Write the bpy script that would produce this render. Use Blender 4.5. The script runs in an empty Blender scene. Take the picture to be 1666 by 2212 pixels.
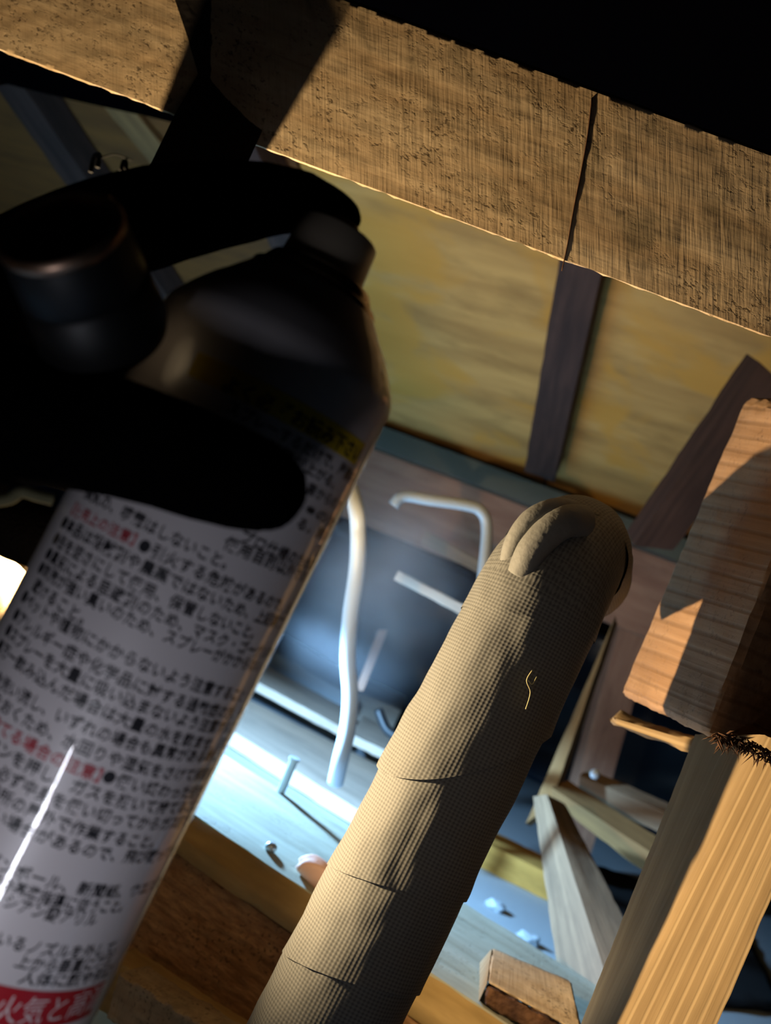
import bpy, bmesh, math, random
from mathutils import Vector, Matrix, noise

SC = bpy.context.scene
COL = SC.collection
random.seed(7)

# ------------------------------------------------------------------ camera
W, H, F = 1666, 2212, 2000.0
Zc = Vector((.42, .905, -.05)).normalized()
Yc = Vector((.15, -.115, -.98)); Yc = (Yc - Zc * Yc.dot(Zc)).normalized()
Xc = Yc.cross(Zc).normalized()
ROT = Matrix((Xc, Yc, Zc))                  # camera axes -> world axes
CAM = Vector((0, 0, .42))

cd = bpy.data.cameras.new('camera')
cam = bpy.data.objects.new('camera', cd); COL.objects.link(cam)
cam.matrix_world = Matrix.Translation(CAM) @ ROT.to_4x4()
cd.sensor_fit = 'AUTO'; cd.sensor_width = 36
cd.lens = 36 * F / H
cd.clip_start = .01
cd.dof.use_dof = True
cd.dof.focus_distance = .405
cd.dof.aperture_fstop = 12.0
SC.camera = cam

SC.view_settings.view_transform = 'Standard'
SC.view_settings.look = 'None'
SC.view_settings.exposure = 0
SC.view_settings.gamma = 1
SC.view_settings.use_curve_mapping = False
SC.cycles.use_denoising = True
SC.cycles.max_bounces = 6
SC.cycles.volume_bounces = 1
SC.cycles.diffuse_bounces = 3

def dirpx(px, py):
    return ROT @ Vector(((px - W / 2) / F, -(py - H / 2) / F, -1))
def P(px, py, d):
    return CAM + dirpx(px, py) * d
def hit(px, py, p, n):
    D = dirpx(px, py)
    return CAM + D * ((p - CAM).dot(n) / D.dot(n))
def FL(px, py, h=0.0):
    return hit(px, py, Vector((0, 0, h)), Vector((0, 0, 1)))

# ------------------------------------------------------------------ world and lamps
w = bpy.data.worlds.new('world'); SC.world = w; w.use_nodes = True
w.node_tree.nodes['Background'].inputs[0].default_value = (.7, .6, .5, 1)
w.node_tree.nodes['Background'].inputs[1].default_value = .0008

def lamp(name, kind, loc, energy, color, target=None, **kw):
    l = bpy.data.lights.new(name, kind); l.energy = energy; l.color = color
    for k, v in kw.items(): setattr(l, k, v)
    o = bpy.data.objects.new(name, l); COL.objects.link(o); o.location = loc
    if target is not None:
        o.rotation_euler = (target - loc).to_track_quat('-Z', 'Y').to_euler()
    return o

# hand lamp standing behind the can, low at the left
lamp('work_lamp', 'SPOT', P(-70, 1380, .46), 15, (1, .73, .41), P(1150, 640, .50),
     spot_size=math.radians(174), spot_blend=.42, shadow_soft_size=.006)
# added fill light further in, brightens the roof; no lamp known there
lamp('roof_fill', 'SPOT', P(250, 1250, .75), 5.5, (1, .66, .30), P(1250, 800, 1.6),
     spot_size=math.radians(66), spot_blend=1, shadow_soft_size=.03)
# cold daylight lamp at the eave, hidden behind the can
CL = P(350, 1180, 1.13)
lamp('cold_lamp', 'SPOT', CL, 78, (.30, .60, 1), CL + ROT @ Vector((-.16, -1, .0)),
     spot_size=math.radians(148), spot_blend=.16, shadow_soft_size=.02)
# added fill strip left of the camera, brightens and streaks the lower can
LP = CAM + ROT @ Vector((-.100, -.124, -.055))
lt = P(-20, 1960, .19)
fill_ob = lamp('can_fill', 'AREA', LP, .034, (.86, .88, 1), shape='RECTANGLE', size=.064, size_y=.0078, spread=math.radians(105))
zz = (LP - lt).normalized(); xx = ROT @ Vector((.45, .89, 0)); xx = (xx - zz * xx.dot(zz)).normalized(); yy = zz.cross(xx)
fill_ob.matrix_world = Matrix.Translation(LP) @ Matrix((xx, yy, zz)).transposed().to_4x4()
# added fill from below for the right post's left side, no real source
lamp('post_fill', 'SPOT', P(985, 2300, .52), .7, (1, .90, .70), P(1500, 1800, .45),
     spot_size=math.radians(56), spot_blend=.8, shadow_soft_size=.02)

# ------------------------------------------------------------------ materials
def new_mat(name):
    m = bpy.data.materials.new(name); m.use_nodes = True
    nt = m.node_tree
    return m, nt, nt.nodes['Principled BSDF']

def plain(name, col, rough=.6, metal=0., coat=0., bump=0., bscale=300., sheen=0.):
    m, nt, b = new_mat(name)
    b.inputs['Base Color'].default_value = (*col, 1)
    b.inputs['Roughness'].default_value = rough
    b.inputs['Metallic'].default_value = metal
    b.inputs['Coat Weight'].default_value = coat
    b.inputs['Coat Roughness'].default_value = .08
    b.inputs['Sheen Weight'].default_value = sheen
    if bump:
        tc = nt.nodes.new('ShaderNodeTexCoord')
        n = nt.nodes.new('ShaderNodeTexNoise'); n.inputs['Scale'].default_value = bscale
        nt.links.new(tc.outputs['Object'], n.inputs['Vector'])
        bp = nt.nodes.new('ShaderNodeBump'); bp.inputs['Strength'].default_value = bump
        bp.inputs['Distance'].default_value = .002
        nt.links.new(n.outputs['Fac'], bp.inputs['Height'])
        nt.links.new(bp.outputs['Normal'], b.inputs['Normal'])
    return m

def wood(name, light, dark, grain=(6, 90, 90), gs=1., saw=0., speck=0., bump=.4, rough=.8, lines=0., stain=None, blot=0., linecol=None):
    """grain along x of the 'wc' attribute (metres)"""
    m, nt, b = new_mat(name); N = nt.nodes.new; L = nt.links.new
    at = N('ShaderNodeAttribute'); at.attribute_name = 'wc'
    def mapped(sc):
        mp = N('ShaderNodeMapping'); mp.inputs['Scale'].default_value = sc
        L(at.outputs['Vector'], mp.inputs['Vector']); return mp.outputs['Vector']
    def noi(sc, detail=6, rg=.6, dist=0.):
        n = N('ShaderNodeTexNoise'); n.inputs['Scale'].default_value = 1
        n.inputs['Detail'].default_value = detail; n.inputs['Roughness'].default_value = rg
        n.inputs['Distortion'].default_value = dist
        L(mapped(sc), n.inputs['Vector']); return n.outputs['Fac']
    def ramp(fac, a, c):
        r = N('ShaderNodeMapRange'); r.inputs['From Min'].default_value = a; r.inputs['From Max'].default_value = c
        L(fac, r.inputs['Value']); return r.outputs['Result']
    def mix(fac, ca, cb):
        x = N('ShaderNodeMix'); x.data_type = 'RGBA'
        L(fac, x.inputs[0])
        for i, c in ((6, ca), (7, cb)):
            if isinstance(c, tuple): x.inputs[i].default_value = (*c, 1)
            else: L(c, x.inputs[i])
        return x.outputs[2]
    def math_(op, a, c):
        x = N('ShaderNodeMath'); x.operation = op
        for i, v in ((0, a), (1, c)):
            if isinstance(v, (int, float)): x.inputs[i].default_value = v
            else: L(v, x.inputs[i])
        return x.outputs[0]
    g = noi(tuple(gs * v for v in grain))
    col = mix(ramp(g, .35, .68), dark, light)
    patch = noi((9, 22, 22), 4)
    col = mix(math_('MULTIPLY', ramp(patch, .5, .75), .55), col, tuple(.55 * v for v in dark))
    h = g
    if lines:
        wv = N('ShaderNodeTexWave'); wv.wave_type = 'BANDS'; wv.bands_direction = 'Y'
        wv.inputs['Scale'].default_value = 1; wv.inputs['Distortion'].default_value = 3
        wv.inputs['Detail'].default_value = 2; wv.inputs['Detail Scale'].default_value = .6
        L(mapped((2.5, lines, lines * .4)), wv.inputs['Vector'])
        lf = ramp(wv.outputs['Fac'], .72, 1.)
        col = mix(math_('MULTIPLY', lf, .45), col, linecol or tuple(.6 * v for v in dark))
        h = math_('SUBTRACT', h, math_('MULTIPLY', lf, .5))
    if saw:
        s = noi((520, 22, 22), 3, .55, .3)
        col = mix(math_('MULTIPLY', ramp(s, .52, .72), saw * .55), col, tuple(.45 * v for v in dark))
        h = math_('ADD', h, math_('MULTIPLY', s, saw * 1.5))
    if speck:
        s = noi((330, 330, 330), 3)
        pz = noi((30, 26, 26), 2)
        s2 = math_('MULTIPLY', ramp(s, .55, .68), ramp(pz, .40, .62))
        col = mix(math_('MULTIPLY', s2, speck), col, tuple(.3 * v for v in dark))
        h = math_('SUBTRACT', h, math_('MULTIPLY', s2, .35))
    if blot:
        bl = noi((34, 24, 24), 5, .65, .8); b2 = noi((12, 7, 7), 2)
        bf_ = math_('MULTIPLY', ramp(bl, .52, .66), ramp(b2, .42, .62))
        col = mix(math_('MULTIPLY', bf_, blot), col, (.20, .155, .09))
        b3 = noi((7, 120, 120), 3)
        col = mix(math_('MULTIPLY', ramp(b3, .62, .70), .35), col, (.24, .15, .08))
    if stain:
        sn = noi((5, 7, 7), 3, .5, .6)
        col = mix(math_('MULTIPLY', ramp(sn, .50, .60), .8), col, stain)
    L(col, b.inputs['Base Color'])
    b.inputs['Roughness'].default_value = rough
    b.inputs['Specular IOR Level'].default_value = .25
    bp = N('ShaderNodeBump'); bp.inputs['Strength'].default_value = bump; bp.inputs['Distance'].default_value = .002
    L(h, bp.inputs['Height']); L(bp.outputs['Normal'], b.inputs['Normal'])
    return m

M = {}
M['beam'] = wood('rough_sawn_pine', (.60, .46, .29), (.43, .30, .17), (10, 60, 60), saw=.45, speck=1., bump=.22, blot=.75)
M['pale'] = wood('planed_pine', (.31, .215, .108), (.235, .155, .072), (3, 130, 130), bump=.2, lines=45, linecol=(.46, .34, .19))
M['block'] = wood('reddish_block', (.37, .225, .125), (.25, .14, .07), (3, 150, 150), bump=.3, lines=38, speck=.5)
M['dark'] = wood('dark_stained_timber', (.055, .027, .018), (.026, .013, .009), (6, 90, 90), bump=.4)
M['shadow_dark'] = plain('painted_shadow', (.012, .008, .0075), .9, bump=.3, bscale=80)  # near-black that paints the hand's shadow on the beam
M['ply'] = wood('plywood', (.48, .265, .075), (.33, .17, .045), (3.5, 26, 26), bump=.12, stain=(.45, .21, .03))
M['tie'] = wood('weathered_tie_beam', (.47, .455, .35), (.34, .32, .23), (6, 60, 60), bump=.3, speck=.35)
M['tiefront'] = wood('fibrous_brown_face', (.75, .41, .17), (.42, .20, .075), (60, 190, 190), bump=1.2, speck=.9)
M['chamfer'] = wood('ochre_edge', (.62, .42, .17), (.46, .30, .11), (8, 60, 60), bump=.4)
M['red'] = wood('red_brown_board', (.36, .19, .115), (.24, .115, .07), (4, 50, 50), bump=.3)
M['cream'] = wood('cream_plank', (.86, .70, .55), (.66, .52, .40), (4, 50, 50), bump=.3)
M['grey'] = wood('grey_timber', (.25, .155, .085), (.155, .095, .052), (5, 70, 70), bump=.3)
M['bark'] = wood('bark', (.13, .06, .025), (.05, .022, .012), (60, 60, 60), bump=1.4)
M['floor'] = plain('plasterboard', (.52, .56, .58), .85, bump=.2, bscale=60)
M['greenish'] = plain('dark_green_rail', (.045, .055, .042), .5, bump=.2)
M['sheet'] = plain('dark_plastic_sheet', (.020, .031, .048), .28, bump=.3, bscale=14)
M['white'] = plain('white_pvc', (.55, .59, .62), .35)
M['glove'] = plain('black_knit_glove', (.0012, .0012, .0014), .95, bump=.8, bscale=900)
M['glove'].node_tree.nodes['Principled BSDF'].inputs['Specular IOR Level'].default_value = .03
_nt = M['glove'].node_tree
_df = _nt.nodes.new('ShaderNodeBsdfDiffuse'); _df.inputs['Color'].default_value = (.0016, .0015, .0017, 1)
_nt.links.new(_nt.nodes['Bump'].outputs['Normal'], _df.inputs['Normal'])
_nt.links.new(_df.outputs[0], _nt.nodes['Material Output'].inputs['Surface'])
M['stitch'] = plain('yellowish_yarn', (.45, .40, .20), .9)
M['thread'] = plain('dark_thread', (.02, .018, .016), .9)
M['black'] = plain('black_anodised', (.003, .003, .0035), .5)
M['rubber'] = plain('black_rubber', (.006, .006, .008), .6, bump=.3, bscale=700)
M['bronze'] = plain('dark_metal_ring', (.42, .27, .19), .38, metal=1.)
M['plastic'] = plain('beige_plastic', (.58, .48, .36), .35)
M['steel'] = plain('crimped_tin', (.62, .50, .38), .22, metal=1.)
M['ink'] = plain('black_ink', (.012, .012, .018), .5, coat=.6)
M['redink'] = plain('red_ink', (.50, .045, .065), .5, coat=.6)
M['redband'] = plain('red_band', (.42, .012, .022), .4, coat=1.)
M['whiteink'] = plain('white_ink', (.74, .58, .58), .45, coat=.8)
M['yellow'] = plain('yellow_print', (.72, .50, .02), .4, coat=.8)
M['slate'] = wood('slate_grey_timber', (.17, .19, .21), (.11, .125, .14), (5, 50, 50), bump=.3)
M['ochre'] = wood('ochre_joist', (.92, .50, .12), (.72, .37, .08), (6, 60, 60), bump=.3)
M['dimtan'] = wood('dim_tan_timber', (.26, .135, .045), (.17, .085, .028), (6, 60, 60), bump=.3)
M['cuff'] = plain('cuff_yarn', (.11, .10, .05), .9)
M['wire'] = plain('grey_wire_coating', (.33, .36, .37), .4)
M['shadedply'] = wood('shaded_plywood', (.17, .065, .012), (.11, .042, .009), (4, 30, 30), bump=.2)  # darker copy of the plywood, shade of the left bays in its colour
M['nail'] = plain('zinc_nail', (.6, .68, .74), .35, metal=.6)
M['pink'] = plain('pale_pink_foam', (.80, .50, .38), .7, bump=.3, bscale=120)

def can_material():
    m, nt, b = new_mat('white_can_film'); N = nt.nodes.new; L = nt.links.new
    b.inputs['Base Color'].default_value = (.66, .61, .62, 1)
    b.inputs['Roughness'].default_value = .42
    b.inputs['Coat Weight'].default_value = 1.; b.inputs['Coat Roughness'].default_value = .03
    at = N('ShaderNodeAttribute'); at.attribute_name = 'wc'
    mp = N('ShaderNodeMapping'); mp.inputs['Scale'].default_value = (14, 190, 1)
    n = N('ShaderNodeTexNoise'); n.inputs['Scale'].default_value = 1; n.inputs['Detail'].default_value = 3
    L(at.outputs['Vector'], mp.inputs['Vector']); L(mp.outputs['Vector'], n.inputs['Vector'])
    bp = N('ShaderNodeBump'); bp.inputs['Strength'].default_value = .12; bp.inputs['Distance'].default_value = .001
    L(n.outputs['Fac'], bp.inputs['Height']); L(bp.outputs['Normal'], b.inputs['Coat Normal'])
    return m
M['can'] = can_material()

def tape_material():
    m, nt, b = new_mat('woven_tape'); N = nt.nodes.new; L = nt.links.new
    at = N('ShaderNodeAttribute'); at.attribute_name = 'wc'
    sp = N('ShaderNodeSeparateXYZ'); L(at.outputs['Vector'], sp.inputs[0])
    def mt(op, a, c=None):
        x = N('ShaderNodeMath'); x.operation = op
        for i, v in ((0, a), (1, c)):
            if v is None: continue
            if isinstance(v, (int, float)): x.inputs[i].default_value = v
            else: L(v, x.inputs[i])
        return x.outputs[0]
    k = math.pi * 2 / .0036
    a = mt('MULTIPLY', mt('ADD', sp.outputs[0], mt('MULTIPLY', sp.outputs[1], .85)), k)
    c = mt('MULTIPLY', mt('SUBTRACT', sp.outputs[0], mt('MULTIPLY', sp.outputs[1], .85)), k)
    wv = mt('MULTIPLY', mt('SINE', a), mt('SINE', c))
    mix = N('ShaderNodeMix'); mix.data_type = 'RGBA'
    mr = N('ShaderNodeMapRange'); mr.inputs['From Min'].default_value = -.9; mr.inputs['From Max'].default_value = .5
    L(wv, mr.inputs['Value']); L(mr.outputs['Result'], mix.inputs[0])
    mix.inputs[6].default_value = (.070, .071, .067, 1); mix.inputs[7].default_value = (.140, .141, .132, 1)
    L(mix.outputs[2], b.inputs['Base Color'])
    b.inputs['Roughness'].default_value = .75; b.inputs['Specular IOR Level'].default_value = .3
    bp = N('ShaderNodeBump'); bp.inputs['Strength'].default_value = .3; bp.inputs['Distance'].default_value = .0003
    L(wv, bp.inputs['Height']); L(bp.outputs['Normal'], b.inputs['Normal'])
    return m
M['tape'] = tape_material()
M['tapeplain'] = plain('tape_fold_cloth', (.125, .126, .117), .75, bump=.25, bscale=260)

# ------------------------------------------------------------------ object helpers
def tag(o, label, cat=None, group=None, kind=None):
    if label: o['label'] = label
    if cat: o['category'] = cat
    if group: o['group'] = group
    if kind: o['kind'] = kind
    return o

def empty(name, loc, label=None, cat=None, group=None, kind=None):
    o = bpy.data.objects.new(name, None); COL.objects.link(o); o.location = loc
    o.empty_display_size = .02
    return tag(o, label, cat, group, kind)

def mesh_obj(name, verts, faces, mat, parent=None, wc=None, smooth=True, origin=None):
    verts = [Vector(v) for v in verts]
    c = origin or sum(verts, Vector()) / len(verts)
    me = bpy.data.meshes.new(name)
    me.from_pydata([v - c for v in verts], [], faces)
    if smooth: me.polygons.foreach_set('use_smooth', [True] * len(faces))
    me.materials.append(M[mat] if isinstance(mat, str) else mat)
    if wc is not None:
        a = me.attributes.new('wc', 'FLOAT_VECTOR', 'POINT')
        a.data.foreach_set('vector', [x for v in wc for x in v])
    bm = bmesh.new(); bm.from_mesh(me); bmesh.ops.recalc_face_normals(bm, faces=bm.faces); bm.to_mesh(me); bm.free()
    o = bpy.data.objects.new(name, me); COL.objects.link(o)
    if parent is not None:
        o.parent = parent; o.location = c - parent_world(parent)
    else: o.location = c
    return o

def parent_world(p):
    l = Vector(p.location)
    while p.parent: p = p.parent; l += p.location
    return l

def timber(name, Fq, Bq, n, mat, amp=.0006, seed=0, parent=None, worn=.0015, freq=40., smooth=True):
    """solid timber; Fq, Bq: 4 corners (start-bottom, end-bottom, end-top, start-top) of the near and far side"""
    nu, nv, nw = n
    off = Vector((seed * 3.17, seed * 1.31, seed * 2.23))
    Lu = ((Fq[1] - Fq[0]).length); Lv = (Fq[3] - Fq[0]).length; Lw = (Bq[0] - Fq[0]).length
    idx, V, WC, Fc = {}, [], [], []
    cen = sum(list(Fq) + list(Bq), Vector()) / 8
    eu = (Fq[1] - Fq[0]).normalized(); ev = (Fq[3] - Fq[0]).normalized(); ew = (Bq[0] - Fq[0]).normalized()
    def vid(i, j, k):
        key = (i, j, k)
        if key in idx: return idx[key]
        u, v, w_ = i / nu, j / nv, k / nw
        f = (Fq[0] * (1 - u) + Fq[1] * u) * (1 - v) + (Fq[3] * (1 - u) + Fq[2] * u) * v
        b = (Bq[0] * (1 - u) + Bq[1] * u) * (1 - v) + (Bq[3] * (1 - u) + Bq[2] * u) * v
        p = f * (1 - w_) + b * w_
        d = Vector()
        if i in (0, nu): d += eu * (1 if i else -1)
        if j in (0, nv): d += ev * (1 if j else -1)
        if k in (0, nw): d += ew * (1 if k else -1)
        cnt = (i in (0, nu)) + (j in (0, nv)) + (k in (0, nw))
        q = (p + off) * freq
        s = amp * (noise.noise(q) + .6 * noise.noise(q * 3.1))
        if cnt > 1: s -= worn * (.35 + .65 * abs(noise.noise(q * .7 + off)))
        p = p + d * s
        idx[key] = len(V); V.append(p)
        WC.append((u * Lu + seed * .37, v * Lv + seed * .11, w_ * Lw + seed * .05))
        return idx[key]
    for i in range(nu):
        for j in range(nv):
            for k in (0, nw): Fc.append((vid(i, j, k), vid(i + 1, j, k), vid(i + 1, j + 1, k), vid(i, j + 1, k)))
    for i in range(nu):
        for k in range(nw):
            for j in (0, nv): Fc.append((vid(i, j, k), vid(i + 1, j, k), vid(i + 1, j, k + 1), vid(i, j, k + 1)))
    for j in range(nv):
        for k in range(nw):
            for i in (0, nu): Fc.append((vid(i, j, k), vid(i, j + 1, k), vid(i, j + 1, k + 1), vid(i, j, k + 1)))
    o = mesh_obj(name, V, Fc, mat, parent, WC, smooth)
    if smooth:
        try: o.data.set_sharp_from_angle(angle=math.radians(40))
        except Exception: pass
    return o

def slab(name, q, t, n, mat, push=None, **kw):
    """timber from its near face (4 points: start-bottom, end-bottom, end-top, start-top) and a thickness"""
    nrm = (q[1] - q[0]).cross(q[3] - q[0]).normalized()
    if nrm.dot(q[0] - CAM) < 0: nrm = -nrm
    if push is not None: nrm = push.normalized()
    return timber(name, q, [p + nrm * t for p in q], n, mat, **kw)

def spline(pts, n):
    out = []
    ps = [pts[0]] + list(pts) + [pts[-1]]
    for i in range(1, len(ps) - 2):
        for s in range(n):
            t = s / n
            a, b, c, d = ps[i - 1], ps[i], ps[i + 1], ps[i + 2]
            out.append(.5 * ((2 * b) + (c - a) * t + (2 * a - 5 * b + 4 * c - d) * t * t + (3 * b - a - 3 * c + d) * t ** 3))
    out.append(Vector(pts[-1])); return out

def tube(name, pts, r, mat, parent=None, seg=10, n=6, taper=None):
    c = spline([Vector(p) for p in pts], n)
    V, Fc = [], []
    ref = Vector((.3, .5, .8))
    for i, p in enumerate(c):
        t = (c[min(i + 1, len(c) - 1)] - c[max(i - 1, 0)]).normalized()
        x = t.cross(ref).normalized(); y = t.cross(x)
        rr = r if taper is None else r + (taper - r) * i / (len(c) - 1)
        for s in range(seg):
            a = 2 * math.pi * s / seg
            V.append(p + (x * math.cos(a) + y * math.sin(a)) * rr)
    for i in range(len(c) - 1):
        for s in range(seg):
            s2 = (s + 1) % seg
            Fc.append((i * seg + s, i * seg + s2, (i + 1) * seg + s2, (i + 1) * seg + s))
    Fc.append(tuple(range(seg))); Fc.append(tuple(range(len(V) - seg, len(V))))
    return mesh_obj(name, V, Fc, mat, parent)

def lathe(name, base, ax, prof, mat, parent=None, seg=64, ref=None, wc=False, cap=(True, True)):
    """prof: (height along ax, radius)"""
    ax = ax.normalized()
    u = (ref if ref else Vector((.2, .7, .3))); u = (u - ax * u.dot(ax)).normalized(); v = ax.cross(u)
    V, Fc, WC = [], [], []
    for h, r in prof:
        for s in range(seg):
            a = 2 * math.pi * s / seg
            V.append(base + ax * h + (u * math.cos(a) + v * math.sin(a)) * r)
            aa = a if a < math.pi else a - 2 * math.pi
            WC.append((h, aa * .033, 0))
    for i in range(len(prof) - 1):
        for s in range(seg):
            s2 = (s + 1) % seg
            Fc.append((i * seg + s, i * seg + s2, (i + 1) * seg + s2, (i + 1) * seg + s))
    if cap[0]: Fc.append(tuple(range(seg)))
    if cap[1]: Fc.append(tuple(range(len(V) - seg, len(V))))
    o = mesh_obj(name, V, Fc, mat, parent, WC if wc else None)
    try: o.data.set_sharp_from_angle(angle=math.radians(50))
    except Exception: pass
    return o

def blob(name, c, rx, ax, ay, az, mat, parent=None, amp=.15, seed=0, n=14):
    V, Fc = [], []
    for i in range(n + 1):
        th = math.pi * i / n
        for j in range(2 * n):
            ph = math.pi * j / n
            d = Vector((math.sin(th) * math.cos(ph), math.sin(th) * math.sin(ph), math.cos(th)))
            k = 1 + amp * noise.noise(d * 1.7 + Vector((seed, seed * .7, 1)))
            V.append(c + (ax * d.x * rx[0] + ay * d.y * rx[1] + az * d.z * rx[2]) * k)
    m = 2 * n
    for i in range(n):
        for j in range(m):
            Fc.append((i * m + j, i * m + (j + 1) % m, (i + 1) * m + (j + 1) % m, (i + 1) * m + j))
    o = mesh_obj(name, V, Fc, mat, parent)
    bm = bmesh.new(); bm.from_mesh(o.data); bmesh.ops.remove_doubles(bm, verts=bm.verts, dist=1e-6)
    bm.to_mesh(o.data); bm.free()
    return o

UP = Vector((0, 0, 1)); VX = Vector((1, 0, 0)); VY = Vector((0, 1, 0))

# ================================================================== SETTING
# floor of the loft: plasterboard ceiling seen from above
fl = mesh_obj('floor', [Vector((-2.6, -.6, 0)), Vector((2.4, -.6, 0)), Vector((2.4, 3.3, 0)), Vector((-2.6, 3.3, 0)),
                        Vector((-2.6, -.6, -.02)), Vector((2.4, -.6, -.02)), Vector((2.4, 3.3, -.02)), Vector((-2.6, 3.3, -.02))],
              [(0, 1, 2, 3), (4, 5, 6, 7), (0, 1, 5, 4), (1, 2, 6, 5), (2, 3, 7, 6), (3, 0, 4, 7)], 'floor', smooth=False)
tag(fl, None, kind='structure')

# roof plane through three sighted points
RA, RB, RD = P(1160, 1035, 1.9), P(840, 930, 1.98), P(1250, 570, 1.35)
RN = (RB - RA).cross(RD - RA).normalized()
if RN.z > 0: RN = -RN                                    # points down into the loft
RX = (RA - RB).normalized(); RS = RX.cross(RN).normalized()
if RS.z < 0: RS = -RS                                    # up the slope
RTOP = (hit(1240, 400, RA, RN) - RA).dot(RS)
ceil = empty('ceiling', RA - RN * .03, kind='structure')
for i in range(-4, 3):
    a = RA + RX * (.455 * i + .02)
    b = a + RX * .449
    q = [a - RS * .25, b - RS * .25, b + RS * 2.3, a + RS * 2.3]
    q = [q[0], q[3], q[2], q[1]]                         # grain up the slope would be u; keep it across
    q = [a - RS * .25, b - RS * .25, b + RS * RTOP, a + RS * RTOP]
    slab('plywood_sheet', q, .012, (6, 20, 1), 'ply' if i > -2 else 'shadedply', push=-RN, parent=ceil, amp=.0008, seed=i + 5, freq=6, worn=0)

def rafter(px1, px2, label, group=None):
    """underside of the rafter between two pairs of pixels (top pair, eave pair)"""
    p0 = RA + RN * .055
    tl, tr = hit(*px1[0], p0, RN), hit(*px1[1], p0, RN)
    bl, br = hit(*px2[0], p0, RN), hit(*px2[1], p0, RN)
    wd = .062
    cb, ct = (bl + br) / 2, (tl + tr) / 2
    d = (ct - cb).normalized(); s = RN.cross(d).normalized() * wd / 2
    if s.dot(RX) < 0: s = -s
    ct = cb + d * (RTOP - (cb - RA).dot(RS)); cb = cb + d * .01
    q = [cb - s, ct - s, ct + s, cb + s]
    o = timber('rafter', q, [x - RN * .052 for x in q], (24, 4, 3), 'dark', amp=.0008, seed=3)
    return tag(o, label, 'rafter', group)
rafter(((1203, 570), (1300, 605)), ((1145, 1030), (1182, 1042)), 'dark brown rafter running down the yellow plywood in the middle of the roof')
rafter(((480, 330), (575, 360)), ((760, 870), (800, 890)), 'dark rafter at the roof seen below the pale beam, behind the spray can')
rafter(((-60, 130), (40, 160)), ((380, 720), (420, 740)), 'dark rafter at far left of the roof above the black glove')

# added black sheet standing in for the dark void above the beam
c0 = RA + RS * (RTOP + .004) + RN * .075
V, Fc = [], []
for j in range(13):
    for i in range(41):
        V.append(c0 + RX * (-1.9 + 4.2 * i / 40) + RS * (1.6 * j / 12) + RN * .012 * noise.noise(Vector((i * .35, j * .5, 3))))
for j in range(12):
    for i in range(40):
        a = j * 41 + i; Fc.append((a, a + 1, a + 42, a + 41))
dark_void = mesh_obj('void_sheet', V, Fc, plain('void_black', (.0008, .0006, .0008), 1.))
dark_void.modifiers.new('thick', 'SOLIDIFY').thickness = .003
dark_void.data.materials[0].node_tree.nodes['Principled BSDF'].inputs['Specular IOR Level'].default_value = 0
tag(dark_void, 'black sheet added as the dark void above the pale beam', 'dark_void')

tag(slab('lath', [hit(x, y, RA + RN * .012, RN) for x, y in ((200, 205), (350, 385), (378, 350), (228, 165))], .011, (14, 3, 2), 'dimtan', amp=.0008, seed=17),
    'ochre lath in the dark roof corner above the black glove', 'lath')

# rail at the eave and the board below
ra, rb = hit(560, 828, P(1160, 1035, 1.86), Vector((0, 1, 0))), hit(1640, 1228, P(1160, 1035, 1.86), Vector((0, 1, 0)))
def along(p, q, t): return p + (q - p) * t
rl = P(640, 850, 1.98); rr = P(1560, 1192, 1.74); rr = rl + (rr - rl) * 1.5; rl = rl - (rr - rl) * .4
dn = -UP * .046
tag(timber('eave_rail', [rl + dn, rr + dn, rr, rl], [x + VY * .06 for x in (rl + dn, rr + dn, rr, rl)], (30, 3, 3), 'greenish', amp=.0008, seed=9),
    'dark green eave rail below the plywood, where the rafters end', 'rail')
wl, wr = rl + VY * .05 + dn, rr + VY * .05 + dn
tag(timber('wall_plate', [wl - UP * .16, wr - UP * .155, wr, wl], [x + VY * .05 for x in (wl - UP * .16, wr - UP * .155, wr, wl)], (30, 6, 2), 'red', amp=.001, seed=11),
    'reddish brown board on edge under the dark green eave rail', 'board')
# dark plastic sheet closing the eave
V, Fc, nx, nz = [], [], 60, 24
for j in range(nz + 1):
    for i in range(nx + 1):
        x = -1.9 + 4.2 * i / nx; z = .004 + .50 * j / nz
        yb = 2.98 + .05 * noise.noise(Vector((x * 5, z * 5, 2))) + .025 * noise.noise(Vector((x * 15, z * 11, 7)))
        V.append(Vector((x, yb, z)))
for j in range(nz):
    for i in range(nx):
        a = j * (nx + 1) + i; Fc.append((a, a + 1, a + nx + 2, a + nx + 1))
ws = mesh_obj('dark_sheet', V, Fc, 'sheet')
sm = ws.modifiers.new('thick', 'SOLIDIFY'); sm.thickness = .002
tag(ws, 'crumpled dark blue plastic sheet closing the eave behind the white hose', 'sheet')

# ================================================================== BIG TIMBERS
# top beam
bq = [P(-260, 18, .585), P(1760, 772, .435), None, P(-260, -372, .60)]
bq2_ = hit(1760, 362, bq[0], (bq[1] - bq[0]).cross(bq[3] - bq[0]).normalized())
bq[2] = bq2_ + (bq2_ - bq[3]) * .3; bq[1] = bq[1] + (bq[1] - bq[0]) * .3
ray_b = dirpx(1000, 500).normalized()
back = (ray_b + UP * .17).normalized()
tb = timber('roof_beam', bq, [p + back * .09 for p in bq], (280, 44, 6), 'beam', amp=.0003, seed=1, worn=.003, freq=120)
tag(tb, 'thick rough-sawn pale timber beam crossing the top, with saw marks', 'beam')
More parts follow.
